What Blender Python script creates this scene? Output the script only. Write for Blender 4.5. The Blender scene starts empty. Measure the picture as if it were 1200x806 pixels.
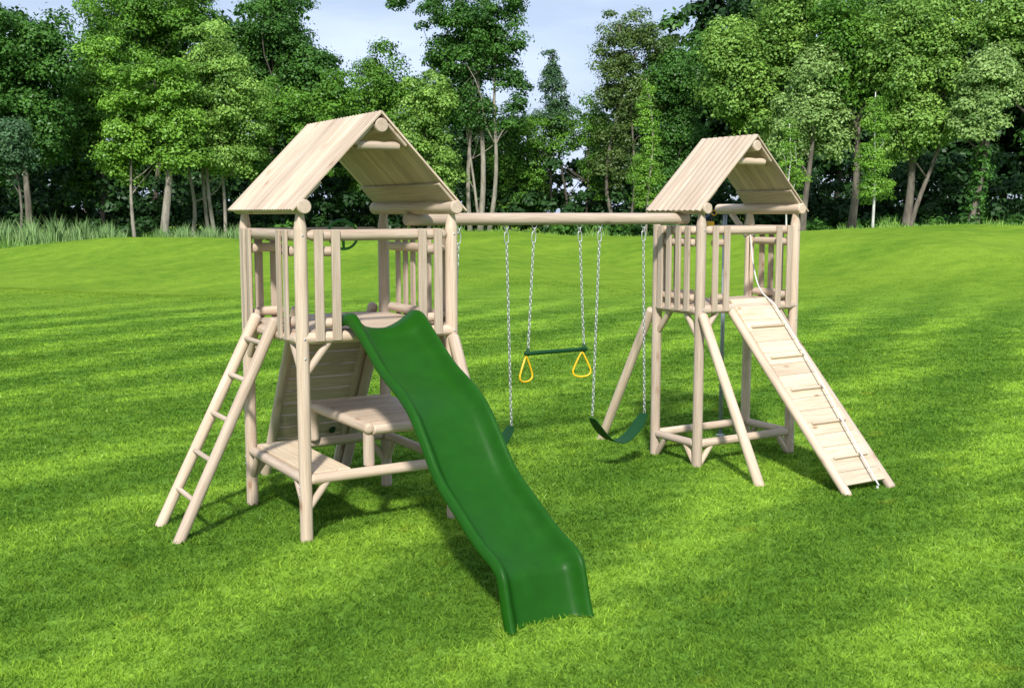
import bpy, math, random
import numpy as np
from mathutils import Vector, Matrix, Euler
D = bpy.data; S = bpy.context.scene; COL = S.collection
R = math.radians
rnd = random.Random(7)

# ------------------------------------------------------------------ camera
YAW, PITCH, FPX = 0.547835, 0.116579, 1299.62
CAM = Vector((-2.8018, -7.4444, 2.35))
cam = D.objects.new('camera', D.cameras.new('camera')); COL.objects.link(cam)
cam.location = CAM; cam.rotation_euler = (math.pi/2-PITCH, 0, -YAW)
cam.data.sensor_width = 36; cam.data.lens = 36*FPX/1200
cam.data.clip_start = .1; cam.data.clip_end = 9000
S.camera = cam
S.render.resolution_x = 1024; S.render.resolution_y = 687
# ------------------------------------------------------------------ world, sun, exposure
SUN_EL, SUN_AZ = 40, 214      # azimuth clockwise from +Y of where the sun stands
w = D.worlds.new('World'); S.world = w; w.use_nodes = True
nt = w.node_tree; N = nt.nodes; L = nt.links
bg = N['Background']; bg.inputs['Strength'].default_value = 0.085
sky = N.new('ShaderNodeTexSky'); sky.sky_type = 'NISHITA'; sky.sun_disc = False
sky.sun_elevation = R(SUN_EL); sky.sun_rotation = R(SUN_AZ); sky.air_density = 1.0; sky.dust_density = 1.5; sky.ozone_density = 1.5
tc = N.new('ShaderNodeTexCoord'); mp = N.new('ShaderNodeMapping'); mp.inputs['Scale'].default_value = (2.2, 2.2, 9)
nz = N.new('ShaderNodeTexNoise'); nz.inputs['Scale'].default_value = 1.6; nz.inputs['Detail'].default_value = 7; nz.inputs['Roughness'].default_value = .55
rp = N.new('ShaderNodeValToRGB'); rp.color_ramp.elements[0].position = .42; rp.color_ramp.elements[1].position = .68
rp.color_ramp.elements[0].color = (.48, .48, .48, 1); rp.color_ramp.elements[1].color = (.93, .93, .93, 1)
mx = N.new('ShaderNodeMix'); mx.data_type = 'RGBA'; mx.inputs[7].default_value = (8.4, 9.8, 13.0, 1)
L.new(tc.outputs['Generated'], mp.inputs[0]); L.new(mp.outputs[0], nz.inputs[0]); L.new(nz.outputs[0], rp.inputs[0])
L.new(rp.outputs[0], mx.inputs[0]); L.new(sky.outputs[0], mx.inputs[6]); L.new(mx.outputs[2], bg.inputs['Color'])
sun = D.objects.new('sun', D.lights.new('sun', 'SUN')); COL.objects.link(sun)
sun.data.energy = 4.6; sun.data.angle = R(4); sun.data.color = (1, .965, .915)
a = R(SUN_AZ); e = R(SUN_EL)
sv = Vector((math.sin(a)*math.cos(e), math.cos(a)*math.cos(e), math.sin(e)))
sun.rotation_euler = sv.to_track_quat('Z', 'Y').to_euler(); sun.location = (0, 0, 30)
S.view_settings.view_transform = 'Standard'; S.view_settings.look = 'None'
S.view_settings.exposure = 0.27; S.view_settings.gamma = 1

# ------------------------------------------------------------------ helpers
WM = {}
def tag(o, label=None, cat=None, group=None, kind=None):
    for k, v in (('label', label), ('category', cat), ('group', group), ('kind', kind)):
        if v: o[k] = v
    return o
def place(o, M, parent=None):
    WM[o.name] = M.copy()
    if parent is not None:
        o.parent = parent; o.matrix_basis = WM[parent.name].inverted() @ M
    else: o.matrix_basis = M
    COL.objects.link(o); return o
def thing(name, label, cat, loc, group=None):
    o = D.objects.new(name, None); o.empty_display_size = .2
    tag(o, label, cat, group); return place(o, Matrix.Translation(Vector(loc)))
def link(name, me, M, parent=None, mat=None):
    if mat is not None and not me.materials: me.materials.append(mat)
    return place(D.objects.new(name, me), M, parent)
def mesh(name, V, F, mat=None, smooth=True):
    me = D.meshes.new(name); me.from_pydata([tuple(v) for v in V], [], [tuple(f) for f in F]); me.update()
    if smooth: me.polygons.foreach_set('use_smooth', [True]*len(me.polygons))
    if mat: me.materials.append(mat)
    return me
def zmat(p1, p2, up=None):
    p1 = Vector(p1); p2 = Vector(p2); z = (p2-p1).normalized()
    u = Vector(up) if up else (Vector((0, 0, 1)) if abs(z.z) < .95 else Vector((0, 1, 0)))
    x = u.cross(z)
    if x.length < 1e-5: x = Vector((1, 0, 0))
    x.normalize(); y = z.cross(x)
    M = Matrix((x, y, z)).transposed().to_4x4(); M.translation = p1; return M
def lathe(prof, n=20, wob=0.0):
    """prof: (z, r) list with hard creases made by doubled rings"""
    V = []; F = []
    ph = rnd.random()*6
    for (z, r) in prof:
        for i in range(n):
            a = 2*math.pi*i/n
            rr = r*(1+wob*math.sin(2*a+ph+z*2.2)+wob*.6*math.sin(3*a-ph+z*4))
            V.append((rr*math.cos(a), rr*math.sin(a), z))
    for k in range(len(prof)-1):
        for i in range(n):
            j = (i+1) % n; F.append((k*n+i, k*n+j, (k+1)*n+j, (k+1)*n+i))
    F.append(tuple(range(n-1, -1, -1))); F.append(tuple((len(prof)-1)*n+i for i in range(n)))
    return V, F
def logm(Ln, r, e0='flat', e1='flat'):
    p = []
    def end(kind):
        if kind == 'flat': return [(0, r*.86), (r*.1, r*.97), (r*.2, r), (r*.22, r)]
        if kind == 'round': return [(0, r*.35), (r*.12, r*.68), (r*.35, r*.9), (r*.62, r), (r*.7, r)]
        if kind == 'point': return [(0, r*.50), (r*.03, r*.54), (r*2.55, r*.97), (r*2.9, r), (r*2.95, r)]
        if kind == 'taper': return [(0, r*.5), (r*.03, r*.55), (r*.9, r*.95), (r*1.2, r), (r*1.25, r)]
    a = end(e0); b = [(Ln-z, q) for z, q in end(e1)][::-1]
    m = [(a[-1][0]+(b[0][0]-a[-1][0])*t, r) for t in (.25, .5, .75)]
    return lathe(a+m+b, 20, .012)
def smooth_by_angle(me, ang=40):
    try:
        me.set_sharp_from_angle(angle=R(ang))
    except Exception: pass
def log(name, p1, p2, r, parent, e0='flat', e1='flat', mat=None):
    Ln = (Vector(p2)-Vector(p1)).length
    V, F = logm(Ln, r, e0, e1)
    me = mesh(name, V, F, mat or M_LOG); smooth_by_angle(me)
    M = zmat(p1, p2) @ Matrix.Rotation(rnd.uniform(0, 6.28), 4, 'Z')
    return link(name, me, M, parent)
def boxvf(x0, x1, y0, y1, z0, z1, b=.003):
    """chamfered box"""
    V = []; F = []
    P = [(x0, x1), (y0, y1), (z0, z1)]
    idx = {}
    for ax in range(3):
        for sx in (0, 1):
            for sy in (0, 1):
                for sz in (0, 1):
                    s = (sx, sy, sz); c = []
                    for k in range(3):
                        v = P[k][s[k]]
                        if k != ax: v += b if s[k] == 0 else -b
                        c.append(v)
                    idx[(ax, s)] = len(V); V.append(tuple(c))
    for ax in range(3):
        o = [k for k in range(3) if k != ax]
        for sd in (0, 1):
            q = []
            for (i, j) in ((0, 0), (1, 0), (1, 1), (0, 1)):
                s = [0, 0, 0]; s[ax] = sd; s[o[0]] = i; s[o[1]] = j; q.append(idx[(ax, tuple(s))])
            flip = (sd == 0) ^ (ax == 1)
            F.append(tuple(q[::-1] if flip else q))
    for ax in range(3):           # edges parallel to ax
        o = [k for k in range(3) if k != ax]
        for i in (0, 1):
            for j in (0, 1):
                s0 = [0]*3; s0[o[0]] = i; s0[o[1]] = j; s1 = s0[:]; s1[ax] = 1
                s0 = tuple(s0); s1 = tuple(s1)
                F.append((idx[(o[0], s0)], idx[(o[0], s1)], idx[(o[1], s1)], idx[(o[1], s0)]))
    for s in [(i, j, k) for i in (0, 1) for j in (0, 1) for k in (0, 1)]:
        F.append((idx[(0, s)], idx[(1, s)], idx[(2, s)]))
    return V, F
def merge(parts):
    V = []; F = []
    for v, f in parts:
        o = len(V); V += list(v); F += [tuple(i+o for i in q) for q in f]
    return V, F
def fixn(me):
    import bmesh
    bm = bmesh.new(); bm.from_mesh(me); bmesh.ops.recalc_face_normals(bm, faces=bm.faces); bm.to_mesh(me); bm.free()
def board(name, p1, p2, wd, th, parent, up, mat=None):
    """one board from p1 to p2 (centres), width wd across, thickness th along up"""
    Ln = (Vector(p2)-Vector(p1)).length
    V, F = boxvf(-wd/2, wd/2, -th/2, th/2, 0, Ln, min(.004, th*.2))
    me = mesh(name, V, F, mat or M_BOARD, False); fixn(me)
    z = (Vector(p2)-Vector(p1)).normalized(); y = (Vector(up)-z*z.dot(Vector(up))).normalized(); x = y.cross(z)
    M = Matrix((x, y, z)).transposed().to_4x4(); M.translation = Vector(p1)
    return link(name, me, M, parent)
def boards(name, o, dl, dw, up, Ln, W, n, th, parent, mat=None, gap=.004, round_top=0, jit=.002):
    """a panel of n parallel boards as one mesh; boards run along local z (dl), laid out along local x (dw)"""
    parts = []; bw = W/n
    for i in range(n):
        j = rnd.uniform(-jit, jit)
        x0, x1 = i*bw+gap/2, (i+1)*bw-gap/2
        if round_top:
            K = 8; V = []
            for z in (j, Ln+j):
                for k in range(K+1):
                    t = k/K; V.append((x0+(x1-x0)*t, th*.35+round_top*math.sin(math.pi*t)**.7, z))
                V.append((x1, -th/2, z)); V.append((x0, -th/2, z))
            m = K+3
            F = [(k, (k+1) % m, m+(k+1) % m, m+k) for k in range(m)]+[tuple(range(m)), tuple(range(2*m-1, m-1, -1))]
            parts.append((V, F))
        else: parts.append(boxvf(x0, x1, -th/2, th/2, j, Ln+j, .0025))
    V, F = merge(parts)
    me = mesh(name, V, F, mat or M_BOARD, False); fixn(me)
    if round_top: me.polygons.foreach_set('use_smooth', [True]*len(me.polygons)); smooth_by_angle(me, 45)
    # per board tint
    at = me.attributes.new('tint', 'FLOAT', 'POINT'); per = len(V)//n
    tv = [rnd.random() for _ in range(n)]
    at.data.foreach_set('value', [tv[min(i//per, n-1)] for i in range(len(V))])
    z = Vector(dl).normalized(); x = Vector(dw).normalized(); y = z.cross(x)
    if y.dot(Vector(up)) < 0:      # keep the frame right handed with y towards up
        o = Vector(o)+x*W; x = -x; y = -y
    M = Matrix((x, y, z)).transposed().to_4x4(); M.translation = Vector(o)
    return link(name, me, M, parent)
def tube(pts, r, n=8, closed=False):
    pts = [Vector(p) for p in pts]; V = []; F = []; m = len(pts)
    up = None
    for i, p in enumerate(pts):
        a = pts[(i-1) % m] if (closed or i > 0) else p
        b = pts[(i+1) % m] if (closed or i < m-1) else p
        t = (b-a).normalized()
        if up is None: up = Vector((0, 0, 1)) if abs(t.z) < .9 else Vector((1, 0, 0))
        s = (up-t*up.dot(t)).normalized(); up = s; q = t.cross(s)
        rr = r[i] if isinstance(r, (list, tuple)) else r
        for k in range(n):
            a_ = 2*math.pi*k/n; V.append(p+(s*math.cos(a_)+q*math.sin(a_))*rr)
    for i in range(m if closed else m-1):
        for k in range(n):
            l = (k+1) % n; j = (i+1) % m
            F.append((i*n+k, i*n+l, j*n+l, j*n+k))
    if not closed: F.append(tuple(range(n-1, -1, -1))); F.append(tuple((m-1)*n+k for k in range(n)))
    return V, F
def wmesh(name, VF, parent, mat, smooth=True, origin=None):
    """mesh given in world coordinates, origin moved to its middle or given point"""
    V, F = VF; V = [Vector(v) for v in V]
    o = Vector(origin) if origin else sum(V, Vector())/len(V)
    me = mesh(name, [v-o for v in V], F, mat, smooth); fixn(me)
    return link(name, me, Matrix.Translation(o), parent)

# ------------------------------------------------------------------ materials
def newmat(name):
    m = D.materials.new(name); m.use_nodes = True
    return m, m.node_tree.nodes, m.node_tree.links, m.node_tree.nodes['Principled BSDF']
def ramp(N, stops):
    r = N.new('ShaderNodeValToRGB'); cr = r.color_ramp
    cr.elements[0].position = stops[0][0]; cr.elements[0].color = (*stops[0][1], 1)
    cr.elements[1].position = stops[-1][0]; cr.elements[1].color = (*stops[-1][1], 1)
    for p, c in stops[1:-1]:
        q = cr.elements.new(p); q.color = (*c, 1)
    return r
def mixc(N, L, fac, a, b, mode='MIX'):
    m = N.new('ShaderNodeMix'); m.data_type = 'RGBA'; m.blend_type = mode
    for s, v in ((0, fac), (6, a), (7, b)):
        if hasattr(v, 'links'): L.new(v, m.inputs[s])
        elif isinstance(v, tuple): m.inputs[s].default_value = (*v, 1)
        else: m.inputs[s].default_value = v
    return m.outputs[2]
def math_(N, L, op, a, b=0.0, c=0.0):
    m = N.new('ShaderNodeMath'); m.operation = op
    for i, v in enumerate((a, b, c)):
        if hasattr(v, 'links'): L.new(v, m.inputs[i])
        else: m.inputs[i].default_value = v
    return m.outputs[0]
def noise(N, L, vec, scale, detail=4, rough=.5, dist=0):
    n = N.new('ShaderNodeTexNoise'); n.inputs['Scale'].default_value = scale; n.inputs['Detail'].default_value = detail
    n.inputs['Roughness'].default_value = rough; n.inputs['Distortion'].default_value = dist
    L.new(vec, n.inputs['Vector']); return n.outputs[0]
def mapping(N, L, vec, sc=(1, 1, 1), loc=None, rot=(0, 0, 0)):
    m = N.new('ShaderNodeMapping'); m.inputs['Scale'].default_value = sc; m.inputs['Rotation'].default_value = rot
    L.new(vec, m.inputs['Vector'])
    if loc is not None: L.new(loc, m.inputs['Location'])
    return m.outputs[0]
def wood(name, c_dark, c_mid, c_light, flat=False):
    m, N, L, B = newmat(name)
    tc = N.new('ShaderNodeTexCoord'); oi = N.new('ShaderNodeObjectInfo')
    cb = N.new('ShaderNodeCombineXYZ')
    for i, k in enumerate((17.0, 31.0, 9.0)): L.new(math_(N, L, 'MULTIPLY', oi.outputs['Random'], k), cb.inputs[i])
    ad = N.new('ShaderNodeVectorMath'); ad.operation = 'ADD'; L.new(tc.outputs['Object'], ad.inputs[0]); L.new(cb.outputs[0], ad.inputs[1])
    if flat:
        at = N.new('ShaderNodeAttribute'); at.attribute_name = 'tint'
        c2 = N.new('ShaderNodeCombineXYZ'); L.new(math_(N, L, 'MULTIPLY', at.outputs['Fac'], 13.0), c2.inputs[2]); L.new(math_(N, L, 'MULTIPLY', at.outputs['Fac'], 7.0), c2.inputs[0])
        a2 = N.new('ShaderNodeVectorMath'); a2.operation = 'ADD'; L.new(ad.outputs[0], a2.inputs[0]); L.new(c2.outputs[0], a2.inputs[1]); vec = a2.outputs[0]
    else: vec = ad.outputs[0]
    g1 = noise(N, L, mapping(N, L, vec, (30, 30, 1.1)), 1.0, 5, .6, .6)
    g2 = noise(N, L, mapping(N, L, vec, (130, 130, 4)), 1.0, 3, .6)
    g3 = noise(N, L, mapping(N, L, vec, (5, 5, 1.2)), 1.0, 2, .5)
    r = ramp(N, [(.25, c_dark), (.5, c_mid), (.75, c_light)]); L.new(math_(N, L, 'ADD', math_(N, L, 'MULTIPLY', g1, .6), math_(N, L, 'MULTIPLY', g3, .4)), r.inputs[0])
    r2 = ramp(N, [(.3, (.78, .73, .69)), (.65, (1.04, 1.04, 1.04))]); L.new(g2, r2.inputs[0])
    c = mixc(N, L, 1.0, r.outputs[0], r2.outputs[0], 'MULTIPLY')
    # knots
    vo = N.new('ShaderNodeTexVoronoi'); vo.feature = 'F1'; vo.inputs['Scale'].default_value = 1
    L.new(mapping(N, L, vec, (6, 6, 2.6) if not flat else (7, 7, 3.2)), vo.inputs['Vector'])
    kr = ramp(N, [(.06, (1, 1, 1)), (.10, (.4, .4, .4)), (.19, (0, 0, 0))]); L.new(vo.outputs['Distance'], kr.inputs[0])
    km = math_(N, L, 'MULTIPLY', kr.outputs[0], math_(N, L, 'GREATER_THAN', vo.outputs['Color'], .45))
    c = mixc(N, L, math_(N, L, 'MULTIPLY', km, .75), c, (.26, .125, .06))
    tn = ramp(N, [(0, (.80, .79, .78)), (1, (1.10, 1.07, 1.02))]); L.new(at.outputs['Fac'] if flat else oi.outputs['Random'], tn.inputs[0])
    c = mixc(N, L, 1.0, c, tn.outputs[0], 'MULTIPLY')
    L.new(c, B.inputs['Base Color']); B.inputs['Roughness'].default_value = .62
    B.inputs['Specular IOR Level'].default_value = .3
    bp = N.new('ShaderNodeBump'); bp.inputs['Strength'].default_value = .25; bp.inputs['Distance'].default_value = .003
    L.new(g1, bp.inputs['Height']); L.new(bp.outputs[0], B.inputs['Normal'])
    return m
WD, WMID, WL = (.415, .32, .24), (.565, .462, .365), (.665, .565, .46)
M_LOG = wood('peeled_log_wood', WD, WMID, WL)
M_BOARD = wood('pine_board_wood', (.415, .32, .235), (.565, .462, .36), (.675, .575, .46), True)
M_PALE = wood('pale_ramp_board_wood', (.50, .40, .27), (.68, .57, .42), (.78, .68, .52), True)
def plain(name, c, rough=.5, metal=0, spec=.5, bump=0):
    m, N, L, B = newmat(name)
    tc = N.new('ShaderNodeTexCoord'); n = noise(N, L, tc.outputs['Object'], 9, 5, .6)
    r = ramp(N, [(.3, tuple(x*.88 for x in c)), (.7, tuple(min(1, x*1.1) for x in c))]); L.new(n, r.inputs[0]); L.new(r.outputs[0], B.inputs['Base Color'])
    rr = ramp(N, [(.3, (rough*.85,)*3), (.7, (min(1, rough*1.15),)*3)]); L.new(noise(N, L, tc.outputs['Object'], 30, 4, .7), rr.inputs[0]); L.new(rr.outputs[0], B.inputs['Roughness'])
    B.inputs['Metallic'].default_value = metal; B.inputs['Specular IOR Level'].default_value = spec
    if bump:
        bp = N.new('ShaderNodeBump'); bp.inputs['Strength'].default_value = bump; bp.inputs['Distance'].default_value = .002
        L.new(noise(N, L, tc.outputs['Object'], 160, 3, .6), bp.inputs['Height']); L.new(bp.outputs[0], B.inputs['Normal'])
    return m
M_GREEN = plain('moulded_green_plastic', (.0085, .070, .0022), .45, spec=.16, bump=.12)
M_DGREEN = plain('dark_green_coating', (.004, .042, .010), .45, spec=.25)
M_BELT = plain('green_rubber_belt', (.004, .048, .008), .55, spec=.25)
M_WHEEL = plain('bright_green_plastic', (.012, .17, .022), .4)
M_YELLOW = plain('yellow_plastic', (.78, .46, .012), .35)
M_BLUE = plain('dark_blue_plastic', (.008, .02, .09), .35)
M_STEEL = plain('galvanised_steel', (.50, .51, .51), .35, .55)
M_POLE = plain('grey_painted_steel', (.3, .33, .36), .4, .3)
M_ROPE = plain('white_rope_fibre', (.62, .62, .60), .85, 0, .2)
M_GAP = plain('dark_slot_shadowless_timber', (.2, .15, .1), .8)

def grass_nodes(N, L):
    ge = N.new('ShaderNodeNewGeometry'); P = ge.outputs['Position']
    big = noise(N, L, mapping(N, L, P, (.06, .7, .1), rot=(0, 0, R(-31))), 1.0, 3, .55, .2)
    mid = noise(N, L, mapping(N, L, P, (.7, 1.9, 1), rot=(0, 0, R(-31))), 1.0, 4, .6)
    cl = noise(N, L, mapping(N, L, P, (2.4, 3.6, 1)), 1.0, 4, .65)
    fi = noise(N, L, mapping(N, L, P, (22, 26, 8)), 1.0, 3, .7)
    sp = N.new('ShaderNodeSeparateXYZ'); L.new(P, sp.inputs[0])
    nn = math_(N, L, 'ADD', math_(N, L, 'MULTIPLY', sp.outputs[0], -.515), math_(N, L, 'MULTIPLY', sp.outputs[1], .857))
    wob = noise(N, L, mapping(N, L, P, (.10, .25, .1), rot=(0, 0, R(-31))), 1.0, 2, .5)
    st = math_(N, L, 'SINE', math_(N, L, 'ADD', math_(N, L, 'MULTIPLY', nn, 2*math.pi/1.95), math_(N, L, 'MULTIPLY', wob, 5.0)))
    amp = noise(N, L, mapping(N, L, P, (.12, .3, .1), rot=(0, 0, R(-31))), 1.0, 2, .5)
    st = math_(N, L, 'MULTIPLY', st, math_(N, L, 'MULTIPLY', amp, .14))
    t = math_(N, L, 'ADD', math_(N, L, 'ADD', math_(N, L, 'ADD', math_(N, L, 'MULTIPLY', big, .26), .068), st), math_(N, L, 'MULTIPLY', mid, .46))
    t = math_(N, L, 'ADD', t, math_(N, L, 'MULTIPLY', cl, .20))
    t = math_(N, L, 'SUBTRACT', t, .025)
    r = ramp(N, [(.37, (.080, .178, .020)), (.50, (.122, .240, .027)), (.61, (.215, .372, .040))]); L.new(t, r.inputs[0])
    # sparse yellowed spots
    ys = noise(N, L, mapping(N, L, P, (1.9, 2.6, 1)), 1.0, 2, .4); yr = ramp(N, [(.66, (0, 0, 0)), (.78, (1, 1, 1))]); L.new(ys, yr.inputs[0])
    c = mixc(N, L, math_(N, L, 'MULTIPLY', yr.outputs[0], .4), r.outputs[0], (.26, .30, .03))
    # the lighter, shorter fairway turf on the rise
    d = N.new('ShaderNodeVectorMath'); d.operation = 'DISTANCE'; L.new(P, d.inputs[0]); d.inputs[1].default_value = tuple(CAM)
    dd = math_(N, L, 'ADD', d.outputs['Value'], math_(N, L, 'MULTIPLY', mid, 5.0))
    fr = N.new('ShaderNodeMapRange'); fr.inputs['From Min'].default_value = 29; fr.inputs['From Max'].default_value = 37; fr.clamp = True
    L.new(dd, fr.inputs['Value'])
    fn = math_(N, L, 'ADD', math_(N, L, 'MULTIPLY', noise(N, L, mapping(N, L, P, (.12, .3, .1)), 1.0, 5, .6), .55), math_(N, L, 'MULTIPLY', noise(N, L, mapping(N, L, P, (1.6, 1.6, .1)), 1.0, 4, .7), .45))
    fc = ramp(N, [(.35, (.088, .185, .015)), (.62, (.190, .305, .028))]); L.new(fn, fc.inputs[0])
    c = mixc(N, L, fr.outputs[0], c, fc.outputs[0])
    return c, fi, cl, d.outputs['Value']
def mat_ground():
    m, N, L, B = newmat('mown_lawn_soil_and_turf')
    c, fi, cl, dist = grass_nodes(N, L)
    fr = ramp(N, [(.3, (.55, .6, .5)), (.7, (1.35, 1.3, 1.3))]); L.new(fi, fr.inputs[0])
    c = mixc(N, L, .8, c, fr.outputs[0], 'MULTIPLY')
    L.new(c, B.inputs['Base Color']); B.inputs['Roughness'].default_value = 1; B.inputs['Specular IOR Level'].default_value = .05
    bp = N.new('ShaderNodeBump'); bp.inputs['Strength'].default_value = .6; bp.inputs['Distance'].default_value = .04
    L.new(fi, bp.inputs['Height']); L.new(bp.outputs[0], B.inputs['Normal'])
    return m
def mat_blade():
    m, N, L, B = newmat('grass_blade')
    c, fi, cl, dist = grass_nodes(N, L)
    at = N.new('ShaderNodeAttribute'); at.attribute_name = 'tint'
    r = ramp(N, [(0, (.42, .52, .5)), (.5, (1.08, 1.06, 1.0)), (.93, (2.0, 1.75, 1.6)), (1, (2.4, 1.8, 4.0))]); L.new(at.outputs['Fac'], r.inputs[0])
    c = mixc(N, L, 1.0, c, r.outputs[0], 'MULTIPLY')
    out = N['Material Output']; N.remove(B)
    d = N.new('ShaderNodeBsdfDiffuse'); t = N.new('ShaderNodeBsdfTranslucent'); mx = N.new('ShaderNodeMixShader'); mx.inputs[0].default_value = .35
    L.new(c, d.inputs[0]); L.new(c, t.inputs[0]); L.new(d.outputs[0], mx.inputs[1]); L.new(t.outputs[0], mx.inputs[2]); L.new(mx.outputs[0], out.inputs[0])
    return m
M_GROUND = mat_ground(); M_BLADE = mat_blade()
def leafmat(name, dark, light, tr=.3):
    m, N, L, B = newmat(name)
    at = N.new('ShaderNodeAttribute'); at.attribute_name = 'tint'
    r = ramp(N, [(0, dark), (1, light)]); L.new(at.outputs['Fac'], r.inputs[0])
    out = N['Material Output']; N.remove(B)
    d = N.new('ShaderNodeBsdfDiffuse'); t = N.new('ShaderNodeBsdfTranslucent'); mx = N.new('ShaderNodeMixShader'); mx.inputs[0].default_value = tr
    g = N.new('ShaderNodeBsdfGlossy'); g.inputs['Roughness'].default_value = .45; g.inputs['Color'].default_value = (.9, 1, .9, 1)
    m2 = N.new('ShaderNodeMixShader'); m2.inputs[0].default_value = .02
    L.new(r.outputs[0], d.inputs[0]); L.new(r.outputs[0], t.inputs[0]); L.new(d.outputs[0], mx.inputs[1]); L.new(t.outputs[0], mx.inputs[2])
    L.new(mx.outputs[0], m2.inputs[1]); L.new(g.outputs[0], m2.inputs[2]); L.new(m2.outputs[0], out.inputs[0])
    return m
LM = {
 'dark':   leafmat('dark_green_leaves', (0.012, 0.038, 0.01), (0.042, 0.11, 0.024), .2),
 'deep':   leafmat('deep_green_leaves', (0.02, 0.07, 0.012), (0.092, 0.23, 0.034), .25),
 'mid':    leafmat('mid_green_leaves', (0.035, 0.11, 0.012), (0.168, 0.36, 0.038)),
 'light':  leafmat('light_green_leaves', (0.05, 0.14, 0.015), (0.338, 0.55, 0.106)),
 'yellow': leafmat('yellow_green_leaves', (.060, .165, .014), (.270, .500, .060)),
 'pale':   leafmat('pale_green_leaves', (0.08, 0.175, 0.03), (0.372, 0.54, 0.168)),
 'olive':  leafmat('olive_green_leaves', (0.045, 0.09, 0.018), (0.15, 0.23, 0.055)),
 'grey':   leafmat('grey_green_leaves', (0.035, 0.09, 0.038), (0.12, 0.23, 0.095)),
 'reed':   leafmat('reed_leaves', (0.13, 0.25, 0.07), (0.34, 0.5, 0.2)),
}
def bark(name, a_, b_):
    m, N, L, B = newmat(name)
    tc = N.new('ShaderNodeTexCoord'); n = noise(N, L, mapping(N, L, tc.outputs['Object'], (5, 5, 1.2)), 1.0, 6, .7)
    r = ramp(N, [(.35, a_), (.65, b_)]); L.new(n, r.inputs[0]); L.new(r.outputs[0], B.inputs['Base Color']); B.inputs['Roughness'].default_value = .9
    bp = N.new('ShaderNodeBump'); bp.inputs['Strength'].default_value = .8; bp.inputs['Distance'].default_value = .05; L.new(n, bp.inputs['Height']); L.new(bp.outputs[0], B.inputs['Normal'])
    return m
BK = {'grey': bark('grey_bark', (.075, .062, .048), (.19, .165, .13)), 'pale': bark('pale_bark', (.15, .13, .10), (.34, .31, .25)),
      'birch': bark('white_birch_bark', (.40, .39, .36), (.75, .74, .70)), 'dark': bark('dark_bark', (.04, .033, .026), (.11, .09, .07))}

# ------------------------------------------------------------------ ground
def ss(x): x = np.clip(x, 0, 1); return x*x*(3-2*x)
CX = np.array([-400, 0, 60, 130, 250, 330, 450, 600, 660, 760, 950, 985, 1060, 1120, 1200, 1600])
CY = np.array([296, 292, 285, 278, 278, 283, 272, 270.5, 276, 277, 270, 268.5, 265.5, 262.5, 264, 268])
def pxang(px): return YAW+np.arctan((np.asarray(px, float)-600)/FPX)
CREST_R = 52.0
def shape(c, r, ang):
    z = c*ss((r-27)/(CREST_R-27))*(1-.35*ss((r-CREST_R)/8))
    return z+.34*np.sin(ang*13+r*.22)*ss((r-30)/8)*(1-ss((r-47)/7))+.10*np.sin(r*.75+ang*17)*ss((r-30)/8)*(1-ss((r-48)/5))
_A = np.linspace(YAW-.75, YAW+.75, 160); _r = np.linspace(30, 62, 80)[:, None]
_px = 600+FPX*np.tan(np.clip(_A-YAW, -.7, .7)); _t = np.interp(_px, CX, CY); _c = np.full(160, 1.2)
for _ in range(14):          # crest height whose skyline lies at the wanted elevation angle
    z_ = shape(_c[None, :], _r, _A[None, :]); v_ = (z_-CAM.z)/(_r*np.cos(_A-YAW)[None, :])
    row = 403-FPX*np.tan(np.arctan(v_)+PITCH); _c += (row.min(0)-_t)*.04
def gz(x, y):
    x = np.asarray(x, float); y = np.asarray(y, float)
    dx = x-CAM.x; dy = y-CAM.y; r = np.hypot(dx, dy); ang = np.arctan2(dx, dy)
    dl = ang-YAW; dl = (dl+np.pi) % (2*np.pi)-np.pi
    c = np.interp(YAW+dl, _A, _c)
    w_ = 1-ss((np.abs(dl)-.7)/.4)
    return shape(c, r, YAW+dl)*w_
def ground():
    rs = np.concatenate([[0.01], np.arange(1.5, 26, 1.5), np.arange(26, 66, .8), np.geomspace(67, 6000, 26)])
    fine = np.linspace(-.6, .6, 220); rest = np.linspace(.6, 2*np.pi-.6, 70)[1:-1]
    th = YAW+np.concatenate([fine, rest]); n = len(th)
    X = CAM.x+np.outer(rs, np.sin(th)); Y = CAM.y+np.outer(rs, np.cos(th)); Z = gz(X, Y)
    V = np.stack([X, Y, Z], -1).reshape(-1, 3)
    F = []
    for i in range(len(rs)-1):
        for k in range(n):
            l = (k+1) % n; F.append((i*n+k, i*n+l, (i+1)*n+l, (i+1)*n+k))
    me = mesh('lawn', V.tolist(), F, M_GROUND); fixn(me)
    if me.polygons[5].normal.z < 0: me.flip_normals()
    o = link('lawn', me, Matrix()); tag(o, kind='structure')
ground()
def npmesh(name, V, nper, tint, mat):
    """V (n, nper, 3) loose n-gons; tint per polygon"""
    n = len(V); me = D.meshes.new(name)
    me.vertices.add(n*nper); me.vertices.foreach_set('co', V.reshape(-1).astype(np.float32))
    me.loops.add(n*nper); me.loops.foreach_set('vertex_index', np.arange(n*nper, dtype=np.int32))
    me.polygons.add(n); me.polygons.foreach_set('loop_start', np.arange(0, n*nper, nper, dtype=np.int32))
    try: me.polygons.foreach_set('loop_total', np.full(n, nper, dtype=np.int32))
    except Exception: pass
    me.update(calc_edges=True)
    at = me.attributes.new('tint', 'FLOAT', 'POINT'); at.data.foreach_set('value', np.repeat(tint, nper).astype(np.float32))
    me.materials.append(mat); return me
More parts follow.
